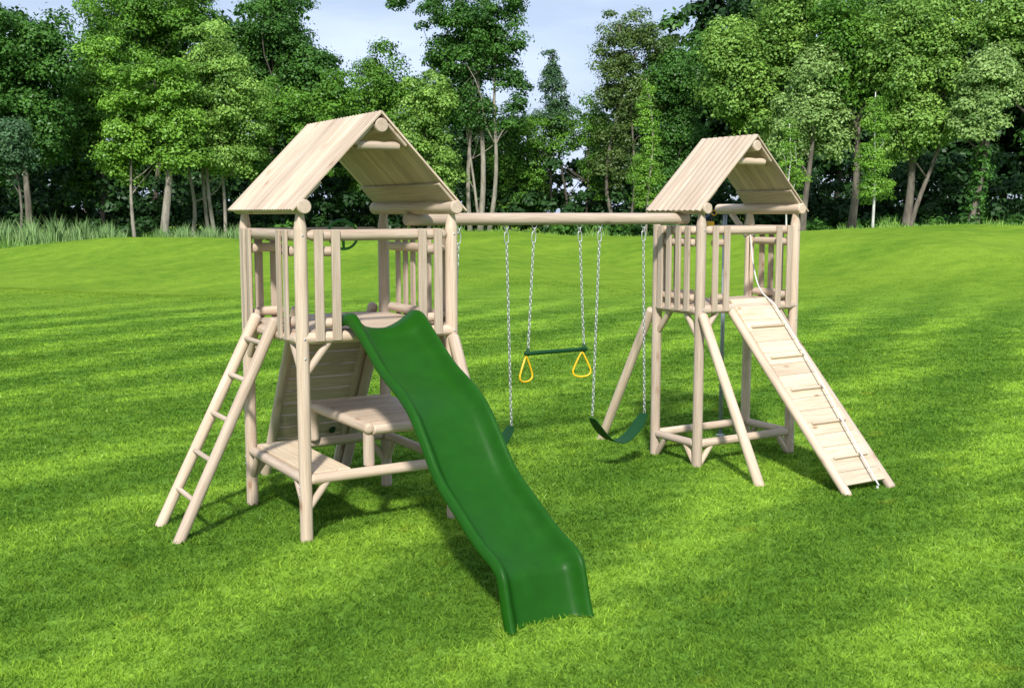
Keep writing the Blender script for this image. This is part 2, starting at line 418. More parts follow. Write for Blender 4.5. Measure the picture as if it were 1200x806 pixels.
def grass():
    g = np.random.default_rng(3); nt_ = 125000; per = 6; n = nt_*per
    u = g.random(nt_); d0, d1, k = 4.2, 34.0, .45
    dt = (d0**k+u*(d1**k-d0**k))**(1/k); lt = g.uniform(-.60, .60, nt_)*dt
    fx, fy = math.sin(YAW), math.cos(YAW)
    tx = CAM.x+fx*dt+fy*lt; ty = CAM.y+fy*dt-fx*lt
    d = np.repeat(dt, per); h = np.repeat(g.random(nt_), per)
    sp = .022*(d/5)**.6
    x = np.repeat(tx, per)+g.normal(size=n)*sp; y = np.repeat(ty, per)+g.normal(size=n)*sp; z = gz(x, y)
    fade = 1-.7*ss((d-16)/18)
    ht = (.012+.020*g.random(n)**1.5+.010*h)*fade; wd = (.0026+.0028*g.random(n))*(d/5)**.8
    a = g.uniform(0, 2*np.pi, n); lean = g.uniform(.2, 1.7, n)*ht; a2 = g.uniform(0, 2*np.pi, n)
    b = np.stack([x, y, z-.002], -1); s = np.stack([np.cos(a)*wd, np.sin(a)*wd, 0*wd], -1)
    tip = b+np.stack([np.cos(a2)*lean, np.sin(a2)*lean, ht], -1)
    V = np.stack([b-s, b+s, tip], 1)
    t = np.clip(.12+.6*h+.16*g.normal(size=n), 0, .93); t[g.random(n) > .99] = 1.0
    o = link('grass', npmesh('grass', V, 3, t, M_BLADE), Matrix())
    tag(o, 'short mown green grass blades covering the near lawn', 'grass', kind='stuff')
grass()

# ------------------------------------------------------------------ vegetation
def at_px(px, r):
    a_ = float(pxang(px)); x = CAM.x+r*math.sin(a_)/1; y = CAM.y+r*math.cos(a_)
    return x, y, float(gz(x, y))
def px_h(py, px, r):
    """height seen at picture row py at radial distance r"""
    dep = r*math.cos(float(pxang(px))-YAW)
    v = (403-py)/FPX
    cp, sp = math.cos(PITCH), math.sin(PITCH)
    return CAM.z+dep*(v*cp-sp)/(cp+v*sp)
def leaves(g, C, Rr, per, size, flat=.75, tintb=None, droop=0.0):
    """C (n,3) cluster centres, Rr (n,) radii"""
    n = len(C); c = np.repeat(C, per, 0); rr = np.repeat(Rr, per); m = len(c)
    d = g.normal(size=(m, 3)); d /= np.linalg.norm(d, axis=1)[:, None]; d[:, 2] = np.where(d[:, 2] < -.35, -d[:, 2], d[:, 2])
    rad = rr*(.45+.6*g.random(m)**.6); out = g.random(m) < .2; rad = np.where(out, rad*g.uniform(1, 1.55, m), rad)
    p = c+d*rad[:, None]*np.array([1, 1, flat])
    p[:, 2] -= droop*rad*(1-d[:, 2])
    nr = d*.95+g.normal(size=(m, 3))*.38+np.array([0, 0, .3]); nr /= np.linalg.norm(nr, axis=1)[:, None]
    t = np.cross(nr, g.normal(size=(m, 3))); t /= np.linalg.norm(t, axis=1)[:, None]; b = np.cross(nr, t)
    s = size*(.6+.8*g.random(m)); t = t*s[:, None]; b = b*(s*.62)[:, None]
    V = np.stack([p-t, p-b*1.0+nr*.1*s[:, None], p+t, p+b], 1)
    ct = np.repeat(g.random(n), per)
    tint = np.clip(.02+.62*ct+.34*g.random(m), 0, 1)
    return V, tint
def ell_clusters(g, ells, n, rmin, rmax, shell=.55):
    vol = np.array([e_[3]*e_[4]*e_[5] for e_ in ells])**.75; vol /= vol.sum(); C = []; Rr = []
    for e_, f in zip(ells, vol):
        k = max(3, int(round(n*f)))
        d = g.normal(size=(k, 3)); d /= np.linalg.norm(d, axis=1)[:, None]
        rad = (shell+(1-shell)*g.random(k))**1.0; rad[g.random(k) < .3] *= .6
        cc = np.array(e_[:3])+d*rad[:, None]*np.array(e_[3:6])
        C.append(cc); Rr.append(g.uniform(rmin, rmax, k))
    return np.concatenate(C), np.concatenate(Rr)
def limb_path(g, p0, p1, n=7, bend=.06):
    p0 = np.array(p0, float); p1 = np.array(p1, float); Ln = np.linalg.norm(p1-p0); o = g.normal(size=(2, 3))*bend*Ln; o[:, 2] *= .3
    return [tuple(p0+(p1-p0)*t+o[0]*math.sin(math.pi*t)+o[1]*.5*math.sin(2*math.pi*t)) for t in np.linspace(0, 1, n)]
def tree(name, label, px, r, trunks, ells, kind, bk, seed, ncl=60, per=130, leaf=.16, cr=(.6, 1.0), cat='tree', tr0=.2, group=None, shell=.55, nb=10, droop=0.0, ivy=False):
    """trunks: list of (base px offset, top px, top py, radius); ells: crown ellipses (px, py, rx px, ry px[, depth offset m])"""
    g = np.random.default_rng(seed); ncl = int(ncl*2.0); cr = (cr[0]*.98, cr[1]*1.05); per = int(per*1.6); leaf *= .56
    x, y, z = at_px(px, r); root = thing(name, label, cat, (x, y, z), group)
    mpp = r/FPX*1.0
    side = Vector((math.cos(YAW), -math.sin(YAW), 0)); fwd = Vector((math.sin(YAW), math.cos(YAW), 0))
    def P(qx, qy, dp=0.0):
        v = Vector((x, y, 0))+side*((qx-px)*mpp)+fwd*dp; v.z = px_h(qy, qx, r); return v
    E = []
    for e_ in ells:
        c = P(e_[0], e_[1], e_[4] if len(e_) > 4 else 0); rx = e_[2]*mpp; rz = e_[3]*mpp
        E.append((c.x, c.y, c.z, rx, rx*.9, rz))
    C, Rr = ell_clusters(g, E, ncl, cr[0], cr[1], shell)
    tv = []; tops = []
    for (ox, tx, ty, rad) in trunks:
        b = Vector((x, y, z-.15))+side*(ox*mpp); t = P(tx, ty)
        pts = limb_path(g, b, t, 10, .03); rr = [rad*(1.35 if i == 0 else 1.0)*(1-.72*i/9) for i in range(10)]
        tv.append(tube(pts, rr, 10)); tops.append((pts, rr))
    # limbs into the crown
    for i in g.permutation(len(C))[:nb]:
        pts, rr = tops[int(g.integers(len(tops)))]
        js = [j for j in range(3, 10) if pts[j][2] < C[i][2]-.7*math.hypot(pts[j][0]-C[i][0], pts[j][1]-C[i][1])]
        if not js: continue
        j = js[-1] if g.random() < .6 else js[int(g.integers(len(js)))]
        tv.append(tube(limb_path(g, pts[j], C[i], 6, .08), [rr[j]*.55*(1-.15*k) for k in range(6)], 6))
    V, F = merge([([Vector(v) for v in a_], b_) for a_, b_ in tv])
    wmesh('trunk', (V, F), root, BK[bk], origin=(x, y, z))
    Lv, tint = leaves(g, C, Rr, per, leaf, droop=droop)
    Lv = Lv-np.array([x, y, z])
    me = npmesh('crown', Lv, 4, tint, LM[kind]); link('crown', me, Matrix.Translation((x, y, z)), root)
    if ivy:
        cs = []
        for (pts, rr) in tops:
            for j in range(5):
                for k in range(5):
                    f = (j+k/5); i0 = min(int(f), 8); q = np.array(pts[i0])+(np.array(pts[i0+1])-np.array(pts[i0]))*(f-i0); cs.append(q+g.normal(size=3)*.12)
        cs = np.array(cs); Lv, tint = leaves(g, cs, np.full(len(cs), .38), 45, .1)
        me = npmesh('ivy', Lv-np.array([x, y, z]), 4, tint, LM['deep']); link('ivy', me, Matrix.Translation((x, y, z)), root)
    return root

# back wood: dark trees, one behind another, copied
def copy_tree(o, loc, rz, sc, label):
    c = o.copy(); COL.objects.link(c); c.matrix_basis = Matrix.Translation(loc) @ Matrix.Rotation(rz, 4, 'Z') @ Matrix.Scale(sc, 4); c['label'] = label
    for ch in list(o.children):
        k = ch.copy(); COL.objects.link(k); k.parent = c
    return c
BACK = []
bk_spec = [(-95, 30, 0), (-20, 22, 1), (45, 8, 2), (105, 55, 0), (160, 5, 1), (215, -30, 2), (268, 0, 0), (330, -15, 1), (372, 60, 2), (415, 108, 0),
           (452, 90, 1), (500, 112, 2), (548, 60, 0), (598, 150, 1), (700, 128, 2), (742, 75, 0), (790, 20, 1), (838, -45, 2), (880, -30, 0), (925, -40, 1),
           (975, -25, 2), (1022, -30, 0), (1075, -45, 1), (1125, -25, 2), (1175, -40, 0), (1235, -20, 1), (1300, 0, 2)]
protos = {}
for i, (px, ty, k) in enumerate(bk_spec):
    r = 82+(i*7 % 5)*2.0; x, y, z = at_px(px, r); H = px_h(ty, px, r)-z
    if k not in protos:
        g = np.random.default_rng(50+k); root = thing('woodland_tree', 'x', 'tree', (x, y, z), 'dark trees of the wood behind')
        h = 16.0
        ells = [(0, 0, h*.30, 2.6, 2.6, h*.27), (0, 0, h*.55, 3.2, 3.2, h*.25), (.4, 0, h*.80, 2.3, 2.3, h*.18)]
        C, Rr = ell_clusters(g, ells, 85, .7, 1.2, .5); C[:, 2] = np.clip(C[:, 2], .6, None)
        Lv, tint = leaves(g, C, Rr, 110, .22); 
        tp = limb_path(g, (0, 0, -.2), (.3, 0, h*.85), 8, .02)
        wmesh('trunk', tube([Vector(p)+Vector((x, y, z)) for p in tp], [.24*(1-.1*j) for j in range(8)], 8), root, BK['dark'], origin=(x, y, z))
        link('crown', npmesh('crown', Lv, 4, tint, LM['dark' if k != 1 else 'deep']), Matrix.Translation((x, y, z)), root)
        protos[k] = root; root.matrix_basis = Matrix.Translation((x, y, z)) @ Matrix.Scale(H/16, 4); BACK.append((px, ty, root))
    else:
        BACK.append((px, ty, copy_tree(protos[k], (x, y, z), rnd.uniform(0, 6), H/16, 'x')))
SPOTN = ['beyond the far left edge of the picture', 'behind the reeds at the far left', 'behind the small grey-green tree on the left', 'left of the yellow-green trees, above the reeds',
 'behind the left half of the yellow-green tree', 'behind the right half of the yellow-green tree', 'behind the slender multi-stemmed light tree', 'behind the tall dark round-topped tree',
 'just right of the tall dark round-topped tree', 'over the ridge of the left play tower', 'behind the mid-green tree right of the left tower roof', 'behind the light green tree left of the tall centre tree',
 'behind the trunks of the tall centre tree', 'right of the tall centre tree, low against the sky', 'behind the loose olive tree', 'behind the tall yellow-green poplar',
 'between the poplar and the right tower roof', 'tallest, above the left half of the right tower roof', 'behind the big light tree over the right tower', 'behind the drooping light tree right of the right tower roof',
 'behind the white-stemmed birch', 'behind the forked tree right of the birch', 'between the forked tree and the ivy tree', 'behind the ivy-covered tree',
 'behind the bright tree at the right edge', 'just beyond the right edge', 'far beyond the right edge']
for (px, ty, o), s in zip(BACK, SPOTN): o['label'] = 'dark green woodland tree ' + s

# trees along the front of the wood, placed left to right
tree('broadleaf_tree', 'big dark green tree filling the top left corner', 38, 66, [(0, 36, 60, .2)], [(20, 70, 58, 62), (45, 140, 42, 55), (0, 175, 45, 45), (70, 60, 25, 40)], 'deep', 'grey', 11, 95, 150, .17)
tree('broadleaf_tree', 'small grey-green tree with thin slanting trunk at far left', 22, 60, [(0, 16, 150, .08)], [(18, 175, 24, 38)], 'grey', 'grey', 12, 26, 120, .12, (.35, .6))
tree('broadleaf_tree', 'mid-green tree left of the yellow-green tree, above the reeds', 122, 70, [(0, 118, 70, .17)], [(108, 125, 36, 45), (98, 185, 34, 50), (125, 60, 22, 45)], 'mid', 'dark', 13, 62, 140, .15)
tree('broadleaf_tree', 'tall dark-topped tree rising behind the yellow-green tree', 176, 73, [(0, 180, 0, .2), (-40, 150, 90, .13)], [(165, 35, 60, 42), (215, 25, 50, 45), (130, 75, 26, 40)], 'mid', 'dark', 14, 75, 150, .16)
tree('broadleaf_tree', 'yellow-green maple with thick pale trunk standing on the mound', 192, 60, [(0, 194, 90, .24), (-30, 165, 150, .11)], [(185, 105, 50, 42), (160, 150, 38, 45), (205, 165, 42, 42), (150, 190, 26, 28), (130, 55, 18, 20)], 'yellow', 'pale', 15, 95, 150, .14, (.45, .8))
tree('broadleaf_tree', 'light green tree with three slender stems behind the left tower', 256, 62, [(-8, 240, 90, .12), (0, 256, 60, .12), (9, 275, 95, .11), (-30, 222, 130, .13)], [(255, 75, 38, 45), (250, 140, 46, 45), (285, 130, 34, 55), (270, 185, 40, 28)], 'light', 'pale', 16, 90, 150, .13, (.45, .8))
tree('broadleaf_tree', 'tall dark round-topped tree against the sky left of centre', 330, 76, [(0, 330, 20, .25)], [(325, 40, 52, 55), (365, 85, 36, 40), (300, 80, 30, 50), (345, 120, 45, 40)], 'deep', 'dark', 17, 95, 150, .17, (.6, 1.0))
tree('broadleaf_tree', 'mid-green leafy tree directly behind the left tower roof', 348, 66, [(0, 345, 110, .14)], [(335, 135, 40, 40), (375, 165, 35, 50), (320, 200, 38, 40), (395, 120, 25, 35)], 'mid', 'dark', 18, 85, 150, .14, (.45, .8))
tree('broadleaf_tree', 'round mid-green tree right of the left tower ridge', 452, 70, [(0, 450, 90, .16)], [(445, 100, 34, 42), (470, 130, 34, 45), (420, 150, 32, 40), (450, 190, 48, 45)], 'mid', 'dark', 19, 85, 150, .15)
tree('broadleaf_tree', 'bright light green tree left of the tall centre tree', 502, 64, [(0, 500, 120, .12)], [(505, 120, 30, 38), (490, 165, 32, 42), (515, 200, 30, 38)], 'light', 'dark', 20, 60, 145, .14, (.45, .75))
tree('broadleaf_tree', 'tall centre tree with several bare pale stems, reaching past the top', 562, 66, [(-10, 545, 30, .15), (0, 560, 10, .19), (10, 585, 40, .15), (2, 540, 110, .1)],
     [(545, 25, 52, 45), (575, 60, 44, 40), (530, 90, 34, 38), (600, 110, 22, 40), (475, 2, 22, 10), (548, 135, 38, 28), (600, 5, 25, 30)], 'deep', 'pale', 21, 105, 150, .14, (.45, .8))
tree('broadleaf_tree', 'dense mid-green tree to the right of the bare pale stems', 612, 72, [(0, 612, 120, .12)], [(606, 165, 28, 42), (600, 225, 42, 42), (570, 200, 34, 30)], 'mid', 'dark', 22, 60, 140, .14)
tree('broadleaf_tree', 'thin wispy tree standing alone against the sky', 650, 70, [(0, 646, 60, .09)], [(646, 78, 10, 24), (648, 108, 15, 26), (652, 140, 24, 24)], 'grey', 'grey', 23, 44, 80, .12, (.3, .55))
tree('broadleaf_tree', 'loose mid-green tree with sky showing through it, right of centre', 662, 70, [(0, 655, 130, .1), (18, 690, 130, .1)], [(640, 165, 36, 38), (690, 155, 26, 40), (625, 225, 22, 36), (700, 215, 18, 40)], 'mid', 'dark', 24, 58, 115, .13, (.4, .75))
tree('broadleaf_tree', 'loose olive tree with brownish tint left of the poplar', 726, 68, [(0, 722, 30, .14), (8, 740, 60, .1)], [(730, 55, 34, 42), (715, 105, 26, 42), (745, 120, 30, 40), (718, 180, 26, 50), (765, 50, 25, 25)], 'olive', 'grey', 25, 70, 130, .13, (.4, .75))
tree('poplar_tree', 'slim yellow-green poplar tapering to a point', 756, 58, [(0, 754, 92, .07)], [(753, 125, 8, 30), (756, 165, 13, 38), (756, 212, 20, 36)], 'yellow', 'pale', 26, 50, 90, .085, (.22, .42), nb=14)
tree('broadleaf_tree', 'mid-green tree between the poplar and the right tower roof', 788, 68, [(0, 786, 90, .13)], [(785, 100, 34, 45), (800, 160, 32, 45), (780, 215, 36, 35)], 'deep', 'dark', 27, 75, 140, .14)
tree('broadleaf_tree', 'big light green tree with hanging clumps above the right tower roof', 872, 64, [(0, 880, 30, .24)], [(875, 60, 50, 48), (850, 100, 34, 40), (915, 60, 42, 50), (885, 130, 50, 40), (845, 60, 25, 25), (920, 15, 45, 30)], 'light', 'dark', 28, 125, 160, .16, (.5, .85), droop=.25)
tree('broadleaf_tree', 'drooping light green tree with leaning trunk right of the right tower roof', 938, 61, [(0, 948, 110, .2)], [(950, 85, 30, 30), (940, 130, 34, 34), (925, 165, 22, 30), (968, 150, 20, 34)], 'pale', 'grey', 29, 62, 150, .14, (.42, .75), droop=.25)
tree('young_tree', 'thin young tree with pale stem behind the right tower eave', 921, 57, [(0, 920, 145, .05)], [(920, 170, 10, 26), (922, 215, 18, 34)], 'yellow', 'birch', 30, 26, 75, .08, (.22, .4))
tree('broadleaf_tree', 'tree with bare straight trunk left of the white birch stem', 994, 62, [(0, 1004, 60, .24)], [(985, 40, 36, 45), (1010, 85, 30, 45), (975, 100, 26, 35)], 'mid', 'grey', 31, 72, 150, .15)
tree('broadleaf_tree', 'large light green tree on a forked trunk right of the birch', 1057, 61, [(0, 1058, 90, .25), (4, 1095, 120, .15)], [(1055, 40, 50, 45), (1040, 95, 42, 45), (1085, 90, 40, 50), (1065, 150, 50, 35), (1110, 30, 28, 40)], 'light', 'grey', 32, 120, 155, .15, (.5, .85), droop=.15)
tree('birch_tree', 'slender young birch with white stem on the right', 1020, 57, [(0, 1018, 108, .075)], [(1017, 140, 12, 30), (1018, 185, 20, 34), (1020, 222, 22, 18)], 'yellow', 'birch', 33, 44, 90, .085, (.25, .45), nb=16)
tree('broadleaf_tree', 'ivy-covered twin-stemmed tree near the right edge', 1135, 60, [(-5, 1130, 80, .18), (6, 1142, 90, .17)], [(1142, 100, 32, 32), (1135, 140, 30, 28), (1155, 80, 22, 22)], 'pale', 'grey', 34, 52, 150, .14, (.42, .75), ivy=True)
tree('broadleaf_tree', 'bright green tree cut by the right edge', 1200, 64, [(0, 1205, 40, .22)], [(1190, 40, 46, 42), (1215, 90, 32, 36), (1165, 30, 32, 38), (1175, 75, 20, 30)], 'light', 'dark', 35, 85, 150, .16, (.5, .85))

def undergrowth():
    g = np.random.default_rng(5)
    C = []; Rr = []
    for i in range(900):
        px = g.uniform(-120, 1320); r = g.uniform(68, 79)
        if 640 < px < 700 and g.random() < .55: continue
        x, y, z = at_px(px, r); h = abs(g.normal())*1.6 if g.random() < .8 else g.uniform(1, 4.5)
        C.append((x, y, z+.3+h)); Rr.append(g.uniform(.5, 1.05))
    Lv, tint = leaves(g, np.array(C), np.array(Rr), 90, .12)
    o = link('undergrowth', npmesh('undergrowth', Lv, 4, tint*.8, LM['dark']), Matrix()); tag(o, 'dark leafy undergrowth along the foot of the wood', 'undergrowth', kind='stuff')
    for i in range(520):
        px = g.uniform(-160, 1360); r = g.uniform(84, 96)
        if 615 < px < 705: continue
        x, y, z = at_px(px, r); C.append((x, y, z+g.uniform(.5, 7.5))); Rr.append(g.uniform(1.1, 1.9))
    Lv, tint = leaves(g, np.array(C), np.array(Rr), 120, .16); bpy.data.objects.remove(o)
    o = link('undergrowth', npmesh('undergrowth', Lv, 4, tint*.8, LM['dark']), Matrix()); tag(o, 'dark leafy undergrowth along the foot of the wood', 'undergrowth', kind='stuff')
    C = []; Rr = []
    for i in range(200):
        px = g.choice([g.uniform(650, 800), g.uniform(300, 350), g.uniform(140, 330), g.uniform(940, 1240)], p=[.6, .1, .1, .2]); r = g.uniform(62, 66); x, y, z = at_px(px, r)
        C.append((x, y, z+g.uniform(.1, .8))); Rr.append(g.uniform(.3, .6))
    Lv, tint = leaves(g, np.array(C), np.array(Rr), 70, .12)
    o = link('low_bushes', npmesh('low_bushes', Lv, 4, tint, LM['deep']), Matrix()); tag(o, 'low green bushes along the far edge of the lawn', 'bushes', kind='stuff')
undergrowth()
def reeds():
    g = np.random.default_rng(6); n = 9000
    px = np.where(g.random(n) < .68, g.uniform(-60, 150, n), g.uniform(185, 285, n)); r = g.uniform(53.5, 60, n)
    V = []; 
    a_ = pxang(px); x = CAM.x+r*np.sin(a_); y = CAM.y+r*np.cos(a_); z = gz(x, y)
    h = (.35+.85*g.random(n)**1.3)*(1+.25*np.sin(px*.21)+.15*np.sin(px*.63))*np.where(px < 150, 1.1, .72)*(1-.45*np.clip((px-60)/110, 0, 1)*(px < 150))
    tw = g.uniform(0, 6.28, n); s = np.stack([np.cos(tw), np.sin(tw), 0*tw], -1)*.016
    b = np.stack([x, y, z-.05], -1); ln = g.normal(size=(n, 2))*.14*h[:, None]
    m_ = b+np.stack([ln[:, 0]*.4, ln[:, 1]*.4, h*.6], -1); t = b+np.stack([ln[:, 0]*1.6, ln[:, 1]*1.6, h], -1)
    V = np.stack([b-s, b+s, m_+s*.8, t, m_-s*.8], 1)
    o = link('reeds', npmesh('reeds', V, 5, g.random(n), LM['reed']), Matrix()); tag(o, 'tall pale green reeds below the trees on the left', 'reeds', kind='stuff')
reeds()
def rough():
    g = np.random.default_rng(16); n = 26000
    px = g.uniform(-80, 1290, n); r = g.uniform(51.8, 60, n); a_ = pxang(px); x = CAM.x+r*np.sin(a_); y = CAM.y+r*np.cos(a_); z = gz(x, y)
    h = (.06+.34*g.random(n)**2.5)*(.45+.7*np.clip(np.sin(px*.11)+np.sin(px*.037+1)+.5*np.sin(px*.41), 0, 2))
    tw = g.uniform(0, 6.28, n); s_ = np.stack([np.cos(tw), np.sin(tw), 0*tw], -1)*.02
    b = np.stack([x, y, z-.03], -1); t = b+np.stack([g.normal(size=n)*.3*h, g.normal(size=n)*.3*h, h], -1)
    o = link('rough_grass', npmesh('rough_grass', np.stack([b-s_, b+s_, t], 1), 3, g.random(n), LM['light']), Matrix()); tag(o, 'uneven longer grass where the lawn meets the wood', 'rough grass', kind='stuff')
rough()

# ------------------------------------------------------------------ play towers
PR = .047
def play_tower(label, x0, x1, y0, y1, ring_z, nroof, ey0, ey1, sides, ey1r=None):
    T = thing('play_tower', label, 'play tower', ((x0+x1)/2, (y0+y1)/2, 0), 'wooden play towers')
    for x in (x0, x1):
        for y in (y0, y1):
            log('post', (x, y, -.05), (x, y, 2.375), PR, T, 'flat', 'point')
    # deck
    dk = boards('deck', (x0-.0, y0+.03, 1.508), (1, 0, 0), (0, 1, 0), (0, 0, 1), x1-x0, y1-y0-.06, max(5, round((y1-y0)/.1)), .03, T)
    for y in (y0-.005, y1+.005): log('deck_rim', (x0-.02, y, 1.472), (x1+.02, y, 1.472), .043, T, 'round', 'round')
    for x in (x0-.005, x1+.005): log('deck_rim', (x, y0+.03, 1.462), (x, y1-.03, 1.462), .042, T)
    # low ring
    if ring_z:
        for y in (y0, y1): log('low_rail', (x0+.03, y, ring_z), (x1-.03, y, ring_z), .04, T, 'round', 'round')
        for x in (x0, x1): log('low_rail', (x, y0+.03, ring_z-.003), (x, y1-.03, ring_z-.003), .038, T, 'round', 'round')
    # knee braces
    for (x, sx) in ((x0, 1), (x1, -1)):
        for (y, sy) in ((y0, 1), (y1, -1)):
            for zz in (1.45, ring_z-.01):
                k = .20 if zz > 1 else .17
                log('knee_brace', (x+sx*k, y, zz-.01), (x+sx*.03, y, zz-k-.02), .027, T)
                log('knee_brace', (x, y+sy*k, zz-.01), (x, y+sy*.03, zz-k-.02), .027, T)
    # railings
    def panel(axis, at, out, us, full=False):
        pn = D.objects.new('railing_panel', None); pn.empty_display_size = .1
        mid = (sum(us)/len(us))
        loc = (mid, at, 1.8) if axis == 'x' else (at, mid, 1.8)
        place(pn, Matrix.Translation(loc), T)
        a0, a1 = (min(us)-.05, max(us)+.05) if (len(us) > 2 or out > 0) else ((min(us)+.005, max(us)+.03) if axis == 'x' else (min(us)+.0, max(us)+.05))
        for zz in (2.085, 1.575):
            p, q = ((a0, at, zz), (a1, at, zz)) if axis == 'x' else ((at, a0, zz), (at, a1, zz))
            log('panel_log', p, q, .036, pn, 'round', 'round')
        for u in us:
            b = at+out*.052
            p, q = ((u, b, 1.45), (u, b, 2.24)) if axis == 'x' else ((b, u, 1.45), (b, u, 2.24))
            board('baluster', p, q, .066, .022, pn, (0, out, 0) if axis == 'x' else (out, 0, 0))
    for (axis, at, out, groups, bar) in sides:
        for us in groups: panel(axis, at, out, us)
        if bar:
            if axis == 'x': log('top_rail', (x0+.045, at, 2.2), (x1-.045, at, 2.2), .041, T, 'taper', 'taper')
            else: log('top_rail', (at, y0+.045, 2.2), (at, y1-.045, 2.2), .041, T, 'taper', 'taper')
    # roof
    xm = (x0+x1)/2; zr = 3.075; hw = .688; ze = 2.375
    RF = D.objects.new('roof', None); RF.empty_display_size = .2; place(RF, Matrix.Translation((xm, (y0+y1)/2, 2.4)), T)
    for x, yb in ((x0, ey1), (x1, ey1r or ey1)): log('eave_log', (x, ey0, 2.40), (x, yb, 2.40), .052, RF)
    log('ridge_log', (xm, ey0+.01, zr-.095), (xm, ey1-.03, zr-.095), .052, RF)
    for y in (ey0+.10, ey1-.10): log('collar_beam', (xm-.17, y, zr-.235), (xm+.17, y, zr-.235), .032, RF)
    sl = math.hypot(hw, zr-ze)
    for sgn in (-1, 1):
        d = Vector((sgn*hw, 0, ze-zr)).normalized(); nrm = Vector((sgn*(zr-ze), 0, hw)).normalized()
        top = Vector((xm, 0, zr))-d*.0
        boards('roof_panel', top+Vector((0, ey0+.01, 0)), d, (0, 1, 0), nrm, sl, ey1-ey0-.03, nroof, .014, RF, gap=.003, round_top=.013 if nroof < 15 else .009, jit=.0)
        # inner battens running front to back: one near the ridge, one at the eave
        for (s0, s1) in ((.10, .31), (sl-.30, sl-.09)):
            mid = top+d*((s0+s1)/2)-nrm*.019
            board('batten', mid+Vector((0, ey0+.03, 0)), mid+Vector((0, ey1-.03, 0)), s1-s0, .022, RF, nrm)
    return T
A0, A1, B0, B1 = 0.0, 1.2, 0.0, 1.215
T1 = play_tower('larger wooden play tower on the left with gabled board roof', A0, A1, B0, B1, .45, 25, -.10, 1.39, [
    ('x', B0, -1, [(.114, .243), (.93, 1.06)], True),
    ('x', B1, 1, [(.12, .25)], True),
    ('y', A0, -1, [(1.11, .98), (.31, .17)], True),
    ('y', A1, 1, [(1.04, .9, .76, .62, .48, .34, .2)], False)])
E0, E1, G0, G1 = 3.99, 5.18, .36, .985
T2 = play_tower('smaller wooden play tower on the right with gabled board roof', E0, E1, G0, G1, .215, 10, .27, 1.09, [
    ('x', G0, -1, [(4.12, 4.26), (4.92, 5.06)], True),
    ('x', G1, 1, [(4.13, 4.27, 4.40)], True),
    ('y', E0, -1, [(.88, .755, .62, .49)], True),
    ('y', E1, 1, [(.86, .73, .60, .47)], True)], 1.47)
# picnic bench and table inside the left tower
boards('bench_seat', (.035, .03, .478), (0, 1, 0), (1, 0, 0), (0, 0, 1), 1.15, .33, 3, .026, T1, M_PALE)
tb = boards('table_top', (.53, .02, .80), (1, 0, 0), (0, 1, 0), (0, 0, 1), .66, 1.17, 10, .026, T1, gap=.003)
log('table_rail', (.505, -.02, .775), (.505, 1.23, .775), .042, tb, 'round', 'round')
log('table_rail', (.53, .0, .765), (1.17, .0, .765), .04, tb); log('table_rail', (.53, B1, .765), (1.17, B1, .765), .04, tb)
for y in (.05, B1-.05): log('table_leg', (.52, y, .47), (.52, y, .75), .042, tb, 'round', 'flat')
# bolts where braces meet posts
def bolt(p, d, parent):
    V, F = lathe([(0, .009), (.004, .009), (.007, .006)], 8); me = mesh('bolt', V, F, M_STEEL)
    link('bolt', me, zmat(p, Vector(p)+Vector(d)), parent)
for (x, y, sx) in ((A0, B1, -1), (A1, B1, -1), (A0, B0, -1), (A1, B0, 1)):
    for z in (.34, .40): bolt((x+sx*.046, y, z), (sx, 0, 0), T1)
for (x, y) in ((E0, G1), (E1, G0)):
    for z in (.10, .16): bolt((x, y-.046, z), (0, -1, 0), T2)

for T_, xa, xb, ya, yb in ((T1, A0, A1, B0, B1), (T2, E0, E1, G0, G1)):
    for x in (xa, xb):
        for y, sy in ((ya, -1), (yb, 1)):
            for z in (1.33, 1.47, 2.2): bolt((x, y+sy*.045, z), (0, sy, 0), T_)
# ------------------------------------------------------------------ swing beam with its slanting legs
SB = thing('swing_beam', 'long round swing beam spanning the two towers with slanting brace legs', 'swing beam', (2.6, .64, 0))
BY = .645
log('beam', (1.13, BY, 2.307), (4.06, BY, 2.307), .052, SB, 'flat', 'flat')
for (x, y0_, y1_) in ((A1-.02, B0-.035, B1+.035), (E0-.02, G0-.035, G1+.035)):
    log('brace_leg', (x, y0_-.83, -.03), (x, y0_-.02, 1.44), .045, SB, 'flat', 'round')
    log('brace_leg', (x, y1_+.85, -.03), (x, y1_+.02, 1.44), .045, SB, 'flat', 'round')

# ------------------------------------------------------------------ ladder
LD = thing('ladder', 'wooden ladder of round poles leaning on the left side of the left tower', 'ladder', (-.8, .7, 0))
fy0, fy1, ty0, ty1 = .45, .97, .45, .87
log('rail', (-.815, fy0, -.03), (-.035, ty0, 1.585), .042, LD, 'flat', 'round')
log('rail', (-.815, fy1, -.03), (-.035, ty1, 1.585), .042, LD, 'flat', 'round')
for z in (.282, .562, .845, 1.132, 1.40):
    t = (z+.03)/1.615; x = -.815+.78*t; log('rung', (x-.01, fy0-.0, z), (x-.01, fy1+(ty1-fy1)*t, z), .019, LD)

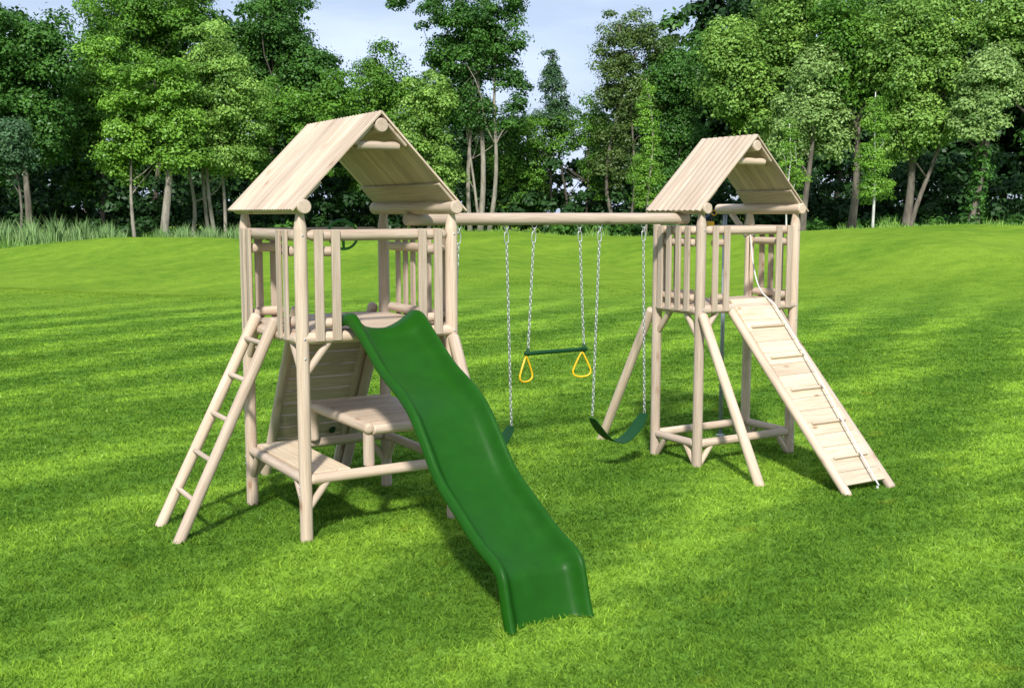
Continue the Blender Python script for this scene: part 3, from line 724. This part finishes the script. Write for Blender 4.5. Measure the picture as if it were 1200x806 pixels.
# ------------------------------------------------------------------ slide
def catmull(P, n):
    P = [Vector(p) for p in P]; P = [2*P[0]-P[1]]+P+[2*P[-1]-P[-2]]; out = []
    for i in range(1, len(P)-2):
        for k in range(n):
            t = k/n; a_, b, c, d = P[i-1:i+3]
            out.append(.5*((2*b)+(c-a_)*t+(2*a_-5*b+4*c-d)*t*t+(3*b-a_-3*c+d)*t**3))
    out.append(P[-2]); return out
def slide():
    SL = thing('slide', 'dark green plastic wave slide running down from the left tower', 'slide', (.6, -1.2, 0))
    lip = [(.03, 1.632), (-.13, 1.628), (-.37, 1.49), (-.63, 1.325), (-.92, 1.20), (-1.10, 1.095), (-1.26, .94), (-1.46, .73), (-1.71, .585), (-1.95, .455), (-2.14, .385), (-2.225, .32), (-2.262, .22), (-2.295, .11), (-2.335, .0)]
    P = catmull([(0, a_, b) for a_, b in lip], 6); m = len(P)
    V = []; F = []
    # smooth normals of the side profile
    nrm = []
    for i in range(m):
        t = (P[min(m-1, i+2)]-P[max(0, i-2)]).normalized(); nrm.append(Vector((0, t.z, -t.y)) if True else t)
    K = None
    for i, p in enumerate(P):
        s = i/(m-1); n_ = nrm[i]
        if n_.z < 0 and n_.y > 0: n_ = -n_
        n_ = Vector((0, -abs(n_.y) if s > .1 else n_.y*.3, abs(n_.z))).normalized()
        en = max(0, 1-s/.13)       # entrance flare
        ex = max(0, (s-.78)/.22)
        hd = .098+.012*en-.018*ex
        xo0, xo1 = .305-.012*en, .895+.03*en
        pk0, pk1 = .338+.045*en, .862-.0*en
        b0, b1 = .415+.06*en, .785-.085*en
        fl = .055+.045*en
        prof = [(xo0, -fl), (xo0+.001, -fl*.55), (xo0+.010, -.014), ((xo0+pk0)/2, -.001), (pk0, 0), (pk0+.012, -.012), (pk0+(b0-pk0)*.45, -hd*.55), (b0-.012, -hd*.9), (b0+.02, -hd*.99)]
        bed = [(b0+(b1-b0)*t, -hd-.012*math.sin(math.pi*t)) for t in (.2, .35, .5, .65, .8)]
        rt = [(b1-.02, -hd*.99), (b1+.012, -hd*.9), (pk1-(pk1-b1)*.45, -hd*.55), (pk1-.012, -.012), (pk1, 0), ((xo1+pk1)/2, -.001), (xo1-.010, -.014), (xo1-.001, -fl*.55), (xo1, -fl)]
        pr = prof+bed+rt; K = len(pr)
        for (x, h) in pr:
            q = p+n_*h; V.append((x, q.y, max(q.z, .004) if s > .9 else q.z))
    for i in range(m-1):
        for k in range(K-1): F.append((i*K+k, i*K+k+1, (i+1)*K+k+1, (i+1)*K+k))
    me = mesh('chute', [Vector(v)-Vector((.6, -1.2, 0)) for v in V], F, M_GREEN); fixn(me)
    o = link('chute', me, Matrix.Translation((.6, -1.2, 0)), SL)
    so = o.modifiers.new('th', 'SOLIDIFY'); so.thickness = .008; so.offset = 0
    sb = o.modifiers.new('sb', 'SUBSURF'); sb.levels = 1; sb.render_levels = 1
    return SL
slide()

# ------------------------------------------------------------------ climbing wall at the back of the left tower
CW = thing('climbing_wall', 'slanting plank climbing wall behind the left tower', 'climbing wall', (.78, 1.7, 0))
w0, w1 = .43, 1.12
cy0, cz0, cy1, cz1 = B1+.05, 1.56, 2.17, -.02
for x in (w0, w1): log('stringer', (x, cy1, cz1), (x, cy0, cz0+.03), .043, CW, 'flat', 'round')
dirv = Vector((0, cy1-cy0, cz1-cz0)).normalized(); nv = Vector((0, -dirv.z, dirv.y)); 
st = Vector((w0+.03, cy0, cz0))+dirv*.05+nv*.012
boards('plank_panel', st, (1, 0, 0), dirv, nv, w1-w0-.06, 1.47, 11, .024, CW, gap=.014)
for (x, s) in ((.62, .25), (.9, .5), (.6, .78), (.86, 1.05), (.62, 1.3), (1.0, 1.32)):
    c = Vector((x, cy0, cz0))+dirv*(.05+s)+nv*.045
    V, F = lathe([(0, .045), (.012, .05), (.03, .042), (.045, .022), (.05, .008)], 10, .12)
    link('climbing_hold', mesh('climbing_hold', V, F, M_DGREEN), zmat(c-nv*.02, c), CW)
c = Vector((.985, cy0, cz0))+dirv*1.33-nv*.0
link('climbing_hold', mesh('climbing_hold', *lathe([(0, .022), (.02, .03), (.04, .02)], 8, .2), M_DGREEN), zmat(c, c-nv*.05), CW)

# ------------------------------------------------------------------ ramp and rope on the right tower
RM = thing('climbing_ramp', 'slanting board ramp with cleats in front of the right tower', 'ramp', (4.63, -1.1, 0))
ra, rb = Vector((0, .40, 1.535)), Vector((0, -1.13, 0.0)); rd = (rb-ra).normalized(); rn = Vector((0, rd.z, -rd.y)); rn = rn if rn.z > 0 else -rn
for x in (4.36, 4.90): log('stringer', Vector((x, 0, 0))+ra+Vector((0, .0, -.035)), Vector((x, 0, 0))+rb+Vector((0, -.0, -.0))+rd*.02, .040, RM, 'round', 'round')
RL = (rb-ra).length
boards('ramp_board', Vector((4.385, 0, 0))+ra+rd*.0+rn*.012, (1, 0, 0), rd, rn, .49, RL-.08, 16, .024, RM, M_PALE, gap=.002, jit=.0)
for s in (1.285, 1.027, .765, .503, .243):
    t = (1.535-s)/1.535*RL; c = ra+rd*t+rn*.036
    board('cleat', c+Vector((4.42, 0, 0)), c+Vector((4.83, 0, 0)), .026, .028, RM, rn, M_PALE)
npart = []
for k in range(1, 16):
    for j in range(11):
        c = ra+rd*((RL-.08)*k/16-.02)+rn*.0245+Vector((4.42+.041*j, 0, 0)); npart.append(tuple(c))
nv_, nf = [], []
for c in npart:
    c = Vector(c); M = zmat(c, c+rn); V, F = lathe([(0, .0035), (.0012, .003)], 6); b = len(nv_); nv_ += [M @ Vector(v) for v in V]; nf += [tuple(i+b for i in f) for f in F]
wmesh('nail_rows', (nv_, nf), RM, M_STEEL)
def rope():
    p0 = Vector((5.14, .935, 2.14)); p1 = Vector((4.825, .345, 1.548)); p2 = Vector((4.69, -1.16, .035))
    pts = []
    for k in range(12):
        t = k/11; q = p0.lerp(p1, t); q.z -= .13*math.sin(math.pi*t); q.x -= .03*math.sin(math.pi*t); pts.append(q)
    for k in range(1, 24):
        t = k/23; q = p1.lerp(p2, t)+rn*(.03+.012*math.sin(math.pi*t)); q.x += .01*math.sin(t*5); pts.append(q)
    root = thing('climbing_rope', 'thin white rope hanging from the right tower down the ramp', 'rope', (5.14, .935, 2.14))
    wmesh('rope_line', tube(pts, .0075, 8), root, M_ROPE)
    V, F = tube([(5.18+.055*math.cos(a_), G1+.055*math.sin(a_), 2.14+.01*math.sin(a_*2)) for a_ in np.linspace(0, 2*math.pi, 20)[:-1]], .008, 8, True)
    wmesh('loop', (V, F), root, M_ROPE)
    V, F = lathe([(0, .004), (.008, .010), (.022, .011), (.03, .005)], 10); link('knot', mesh('knot', V, F, M_ROPE), Matrix.Translation(p2-Vector((0, 0, .015))), root)
rope()
# fire pole
FP = thing('fire_pole', 'grey metal sliding pole behind the right tower', 'pole', (5.17, 1.36, 0))
wmesh('pole', tube([(5.18, 1.36, -.05), (5.18, 1.36, 1.1), (5.18, 1.36, 2.36)], .021, 16), FP, M_POLE)
V, F = lathe([(0, .05), (.008, .05), (.012, .03), (.02, .024)], 16); link('foot_flange', mesh('foot_flange', V, F, M_POLE), Matrix.Translation((5.18, 1.36, 0)), FP)
log('support_arm', (5.18, G1+.02, 2.11), (5.18, 1.27, 2.36), .030, FP, 'round', 'flat')

# ------------------------------------------------------------------ steering wheel, telescope
SW = thing('steering_wheel', 'dark green toy steering wheel on the back rail of the left tower', 'steering wheel', (.80, 1.13, 2.15))
wc = Vector((.79, 1.12, 2.18)); wr = .118
ang = R(20); ux = Vector((math.cos(ang), -math.sin(ang), 0)); uz = Vector((0, .15, 1)).normalized()
ring = [wc+ux*wr*math.cos(t)+uz*wr*math.sin(t) for t in np.linspace(0, 2*math.pi, 41)[:-1]]
wmesh('rim', tube(ring, .011, 10, True), SW, M_WHEEL)
for t in (.15, math.pi-.15, -math.pi/2):
    wmesh('spoke', tube([wc, wc+(ux*math.cos(t)+uz*math.sin(t))*wr*.97], [.016, .011], 8), SW, M_WHEEL)
wn = ux.cross(uz).normalized(); wn = wn if wn.y < 0 else -wn
V, F = lathe([(0, .035), (.012, .034), (.02, .022), (.024, .01)], 16); link('hub', mesh('hub', V, F, M_GREEN), zmat(wc-wn*.005, wc+wn), SW)
wmesh('bracket', tube([wc, wc-wn*.05], .014, 10), SW, M_DGREEN)
TL = thing('toy_telescope', 'small yellow and blue toy telescope on the back rail of the right tower', 'telescope', (4.66, G1, 2.24))
tcn = Vector((4.66, G1-.03, 2.255))
V, F = boxvf(-.032, .032, -.03, .03, -.03, .032, .006); me = mesh('mount', V, F, M_YELLOW, False); fixn(me); link('mount', me, Matrix.Translation(tcn-Vector((.04, 0, .008))), TL)
ta, tbp = tcn+Vector((-.085, -.10, .105)), tcn+Vector((.03, .16, .02))
M = zmat(ta, tbp); Ln = (tbp-ta).length
link('barrel', mesh('barrel', *lathe([(0, .022), (.02, .024), (Ln*.5, .026), (Ln*.52, .032), (Ln, .034)], 16), M_BLUE), M, TL)
link('eyepiece_ring', mesh('eyepiece_ring', *tube([(.024*math.cos(t), .024*math.sin(t), -.004) for t in np.linspace(0, 2*math.pi, 21)[:-1]], .0055, 8, True), M_YELLOW), M, TL)
wmesh('bracket', tube([tcn+Vector((-.03, 0, .02)), ta.lerp(tbp, .4)], .012, 8), TL, M_BLUE)

# ------------------------------------------------------------------ swings
def ovlink(Lh, W, r, n=14, m=6):
    pts = []
    s = (Lh-W)/2
    for k in range(n):
        t = 2*math.pi*k/n; x = math.cos(t)*W/2; z = math.sin(t)*W/2+(s if math.sin(t) > 1e-6 else -s if math.sin(t) < -1e-6 else 0)
        pts.append((x, 0, z))
    return tube(pts, r, m, True)
def chain(p0, p1, parent):
    """p0 top (under the beam), p1 bottom; one mesh: eye, hook and links"""
    p0 = Vector(p0); p1 = Vector(p1); Ln = (p1-p0).length; parts = []
    M = zmat(p1, p0, (0, 1, 0))
    def add(vf, z, rot):
        Rm = Matrix.Translation((0, 0, z)) @ Matrix.Rotation(rot, 4, 'Z'); parts.append(([Rm @ Vector(v) for v in vf[0]], vf[1]))
    add(ovlink(.046, .046, .005, 16), Ln-.006, 0)
    add(ovlink(.044, .024, .0042, 14), Ln-.046, math.pi/2)
    add(ovlink(.092, .040, .0048, 16), Ln-.105, 0)
    z = Ln-.165; k = 0
    while z > .01:
        add(ovlink(.042, .021, .0036, 12, 5), z, math.pi/2*(k % 2)+.35); z -= .0335; k += 1
    V, F = merge(parts); me = mesh('chain', V, F, M_STEEL); return link('chain', me, M, parent)
def belt_swing(label, xt0, xt1, xb0, xb1, ztop, zb0, zb1, zlow):
    T = thing('belt_swing', label, 'swing', ((xt0+xt1)/2, BY, 2.25), 'green belt swings')
    chain((xt0, BY, ztop), (xb0, BY, zb0), T); chain((xt1, BY, ztop), (xb1, BY, zb1), T)
    V = []; F = []; n = 26; wy = .082; th = .008
    cs = []
    for i in range(n+1):
        t = i/n; u = 2*t-1
        x = xb0+(xb1-xb0)*t+(.02*(1-t)-.02*t if 0 else 0)
        zs = zb0+(zb1-zb0)*t; z = zlow+(zs-.0-zlow)*(abs(u)**1.9)
        cs.append(Vector((x, BY, z)))
    for i, c in enumerate(cs):
        t = (cs[min(n, i+1)]-cs[max(0, i-1)]).normalized(); nn = Vector((-t.z, 0, t.x))
        u = abs(2*i/n-1); ww = wy*(1-.38*max(0, (u-.72)/.28)**2.0)
        for (sy, sn) in ((-1, -1), (-1, 1), (0, 1.0), (1, 1), (1, -1), (0, -1.0)):
            V.append(c+Vector((0, sy*ww, 0))+nn*th/2*sn)
    K = 6
    for i in range(n):
        for k in range(K): l = (k+1) % K; F.append((i*K+k, i*K+l, (i+1)*K+l, (i+1)*K+k))
    F.append(tuple(range(K))); F.append(tuple(n*K+k for k in range(K)))
    o = wmesh('belt_seat', (V, F), T, M_BELT); smooth_by_angle(o.data, 50)
    return T
belt_swing('green belt swing half hidden behind the slide, next to the left tower', 1.62, 2.076, 1.54, 2.127, 2.255, .525, .525, .27)
belt_swing('green belt swing fully in view next to the right tower', 3.054, 3.543, 2.988, 3.584, 2.255, .51, .50, .262)
TR = thing('trapeze_swing', 'green trapeze bar with two yellow hand rings hanging mid-beam', 'swing', (2.6, BY, 2.25))
chain((2.359, BY, 2.255), (2.297, BY, 1.165), TR); chain((2.831, BY, 2.255), (2.888, BY, 1.165), TR)
wmesh('bar', tube([(2.262, BY, 1.147), (2.27, BY, 1.147), (2.915, BY, 1.147), (2.923, BY, 1.147)], [.014, .019, .019, .014], 14), TR, M_DGREEN)
for x in (2.297, 2.888): wmesh('clamp', tube([(x, BY, 1.125), (x, BY, 1.19)], .015, 10), TR, M_DGREEN)
def hand_ring(x, rot):
    pts = []
    for (u, v) in [(0, 0), (.014, -.03), (.040, -.10), (.056, -.15), (.056, -.178), (.040, -.198), (.015, -.206), (-.015, -.206), (-.040, -.198), (-.056, -.178), (-.056, -.15), (-.040, -.10), (-.014, -.03)]:
        pts.append((x+u*1.5*math.cos(rot), BY+u*1.5*math.sin(rot), 1.128+v*1.1))
    P = [Vector(p) for p in pts]; wmesh('hand_ring', tube(P, .0085, 8, True), TR, M_YELLOW)
hand_ring(2.278, R(18)); hand_ring(2.868, R(-14))
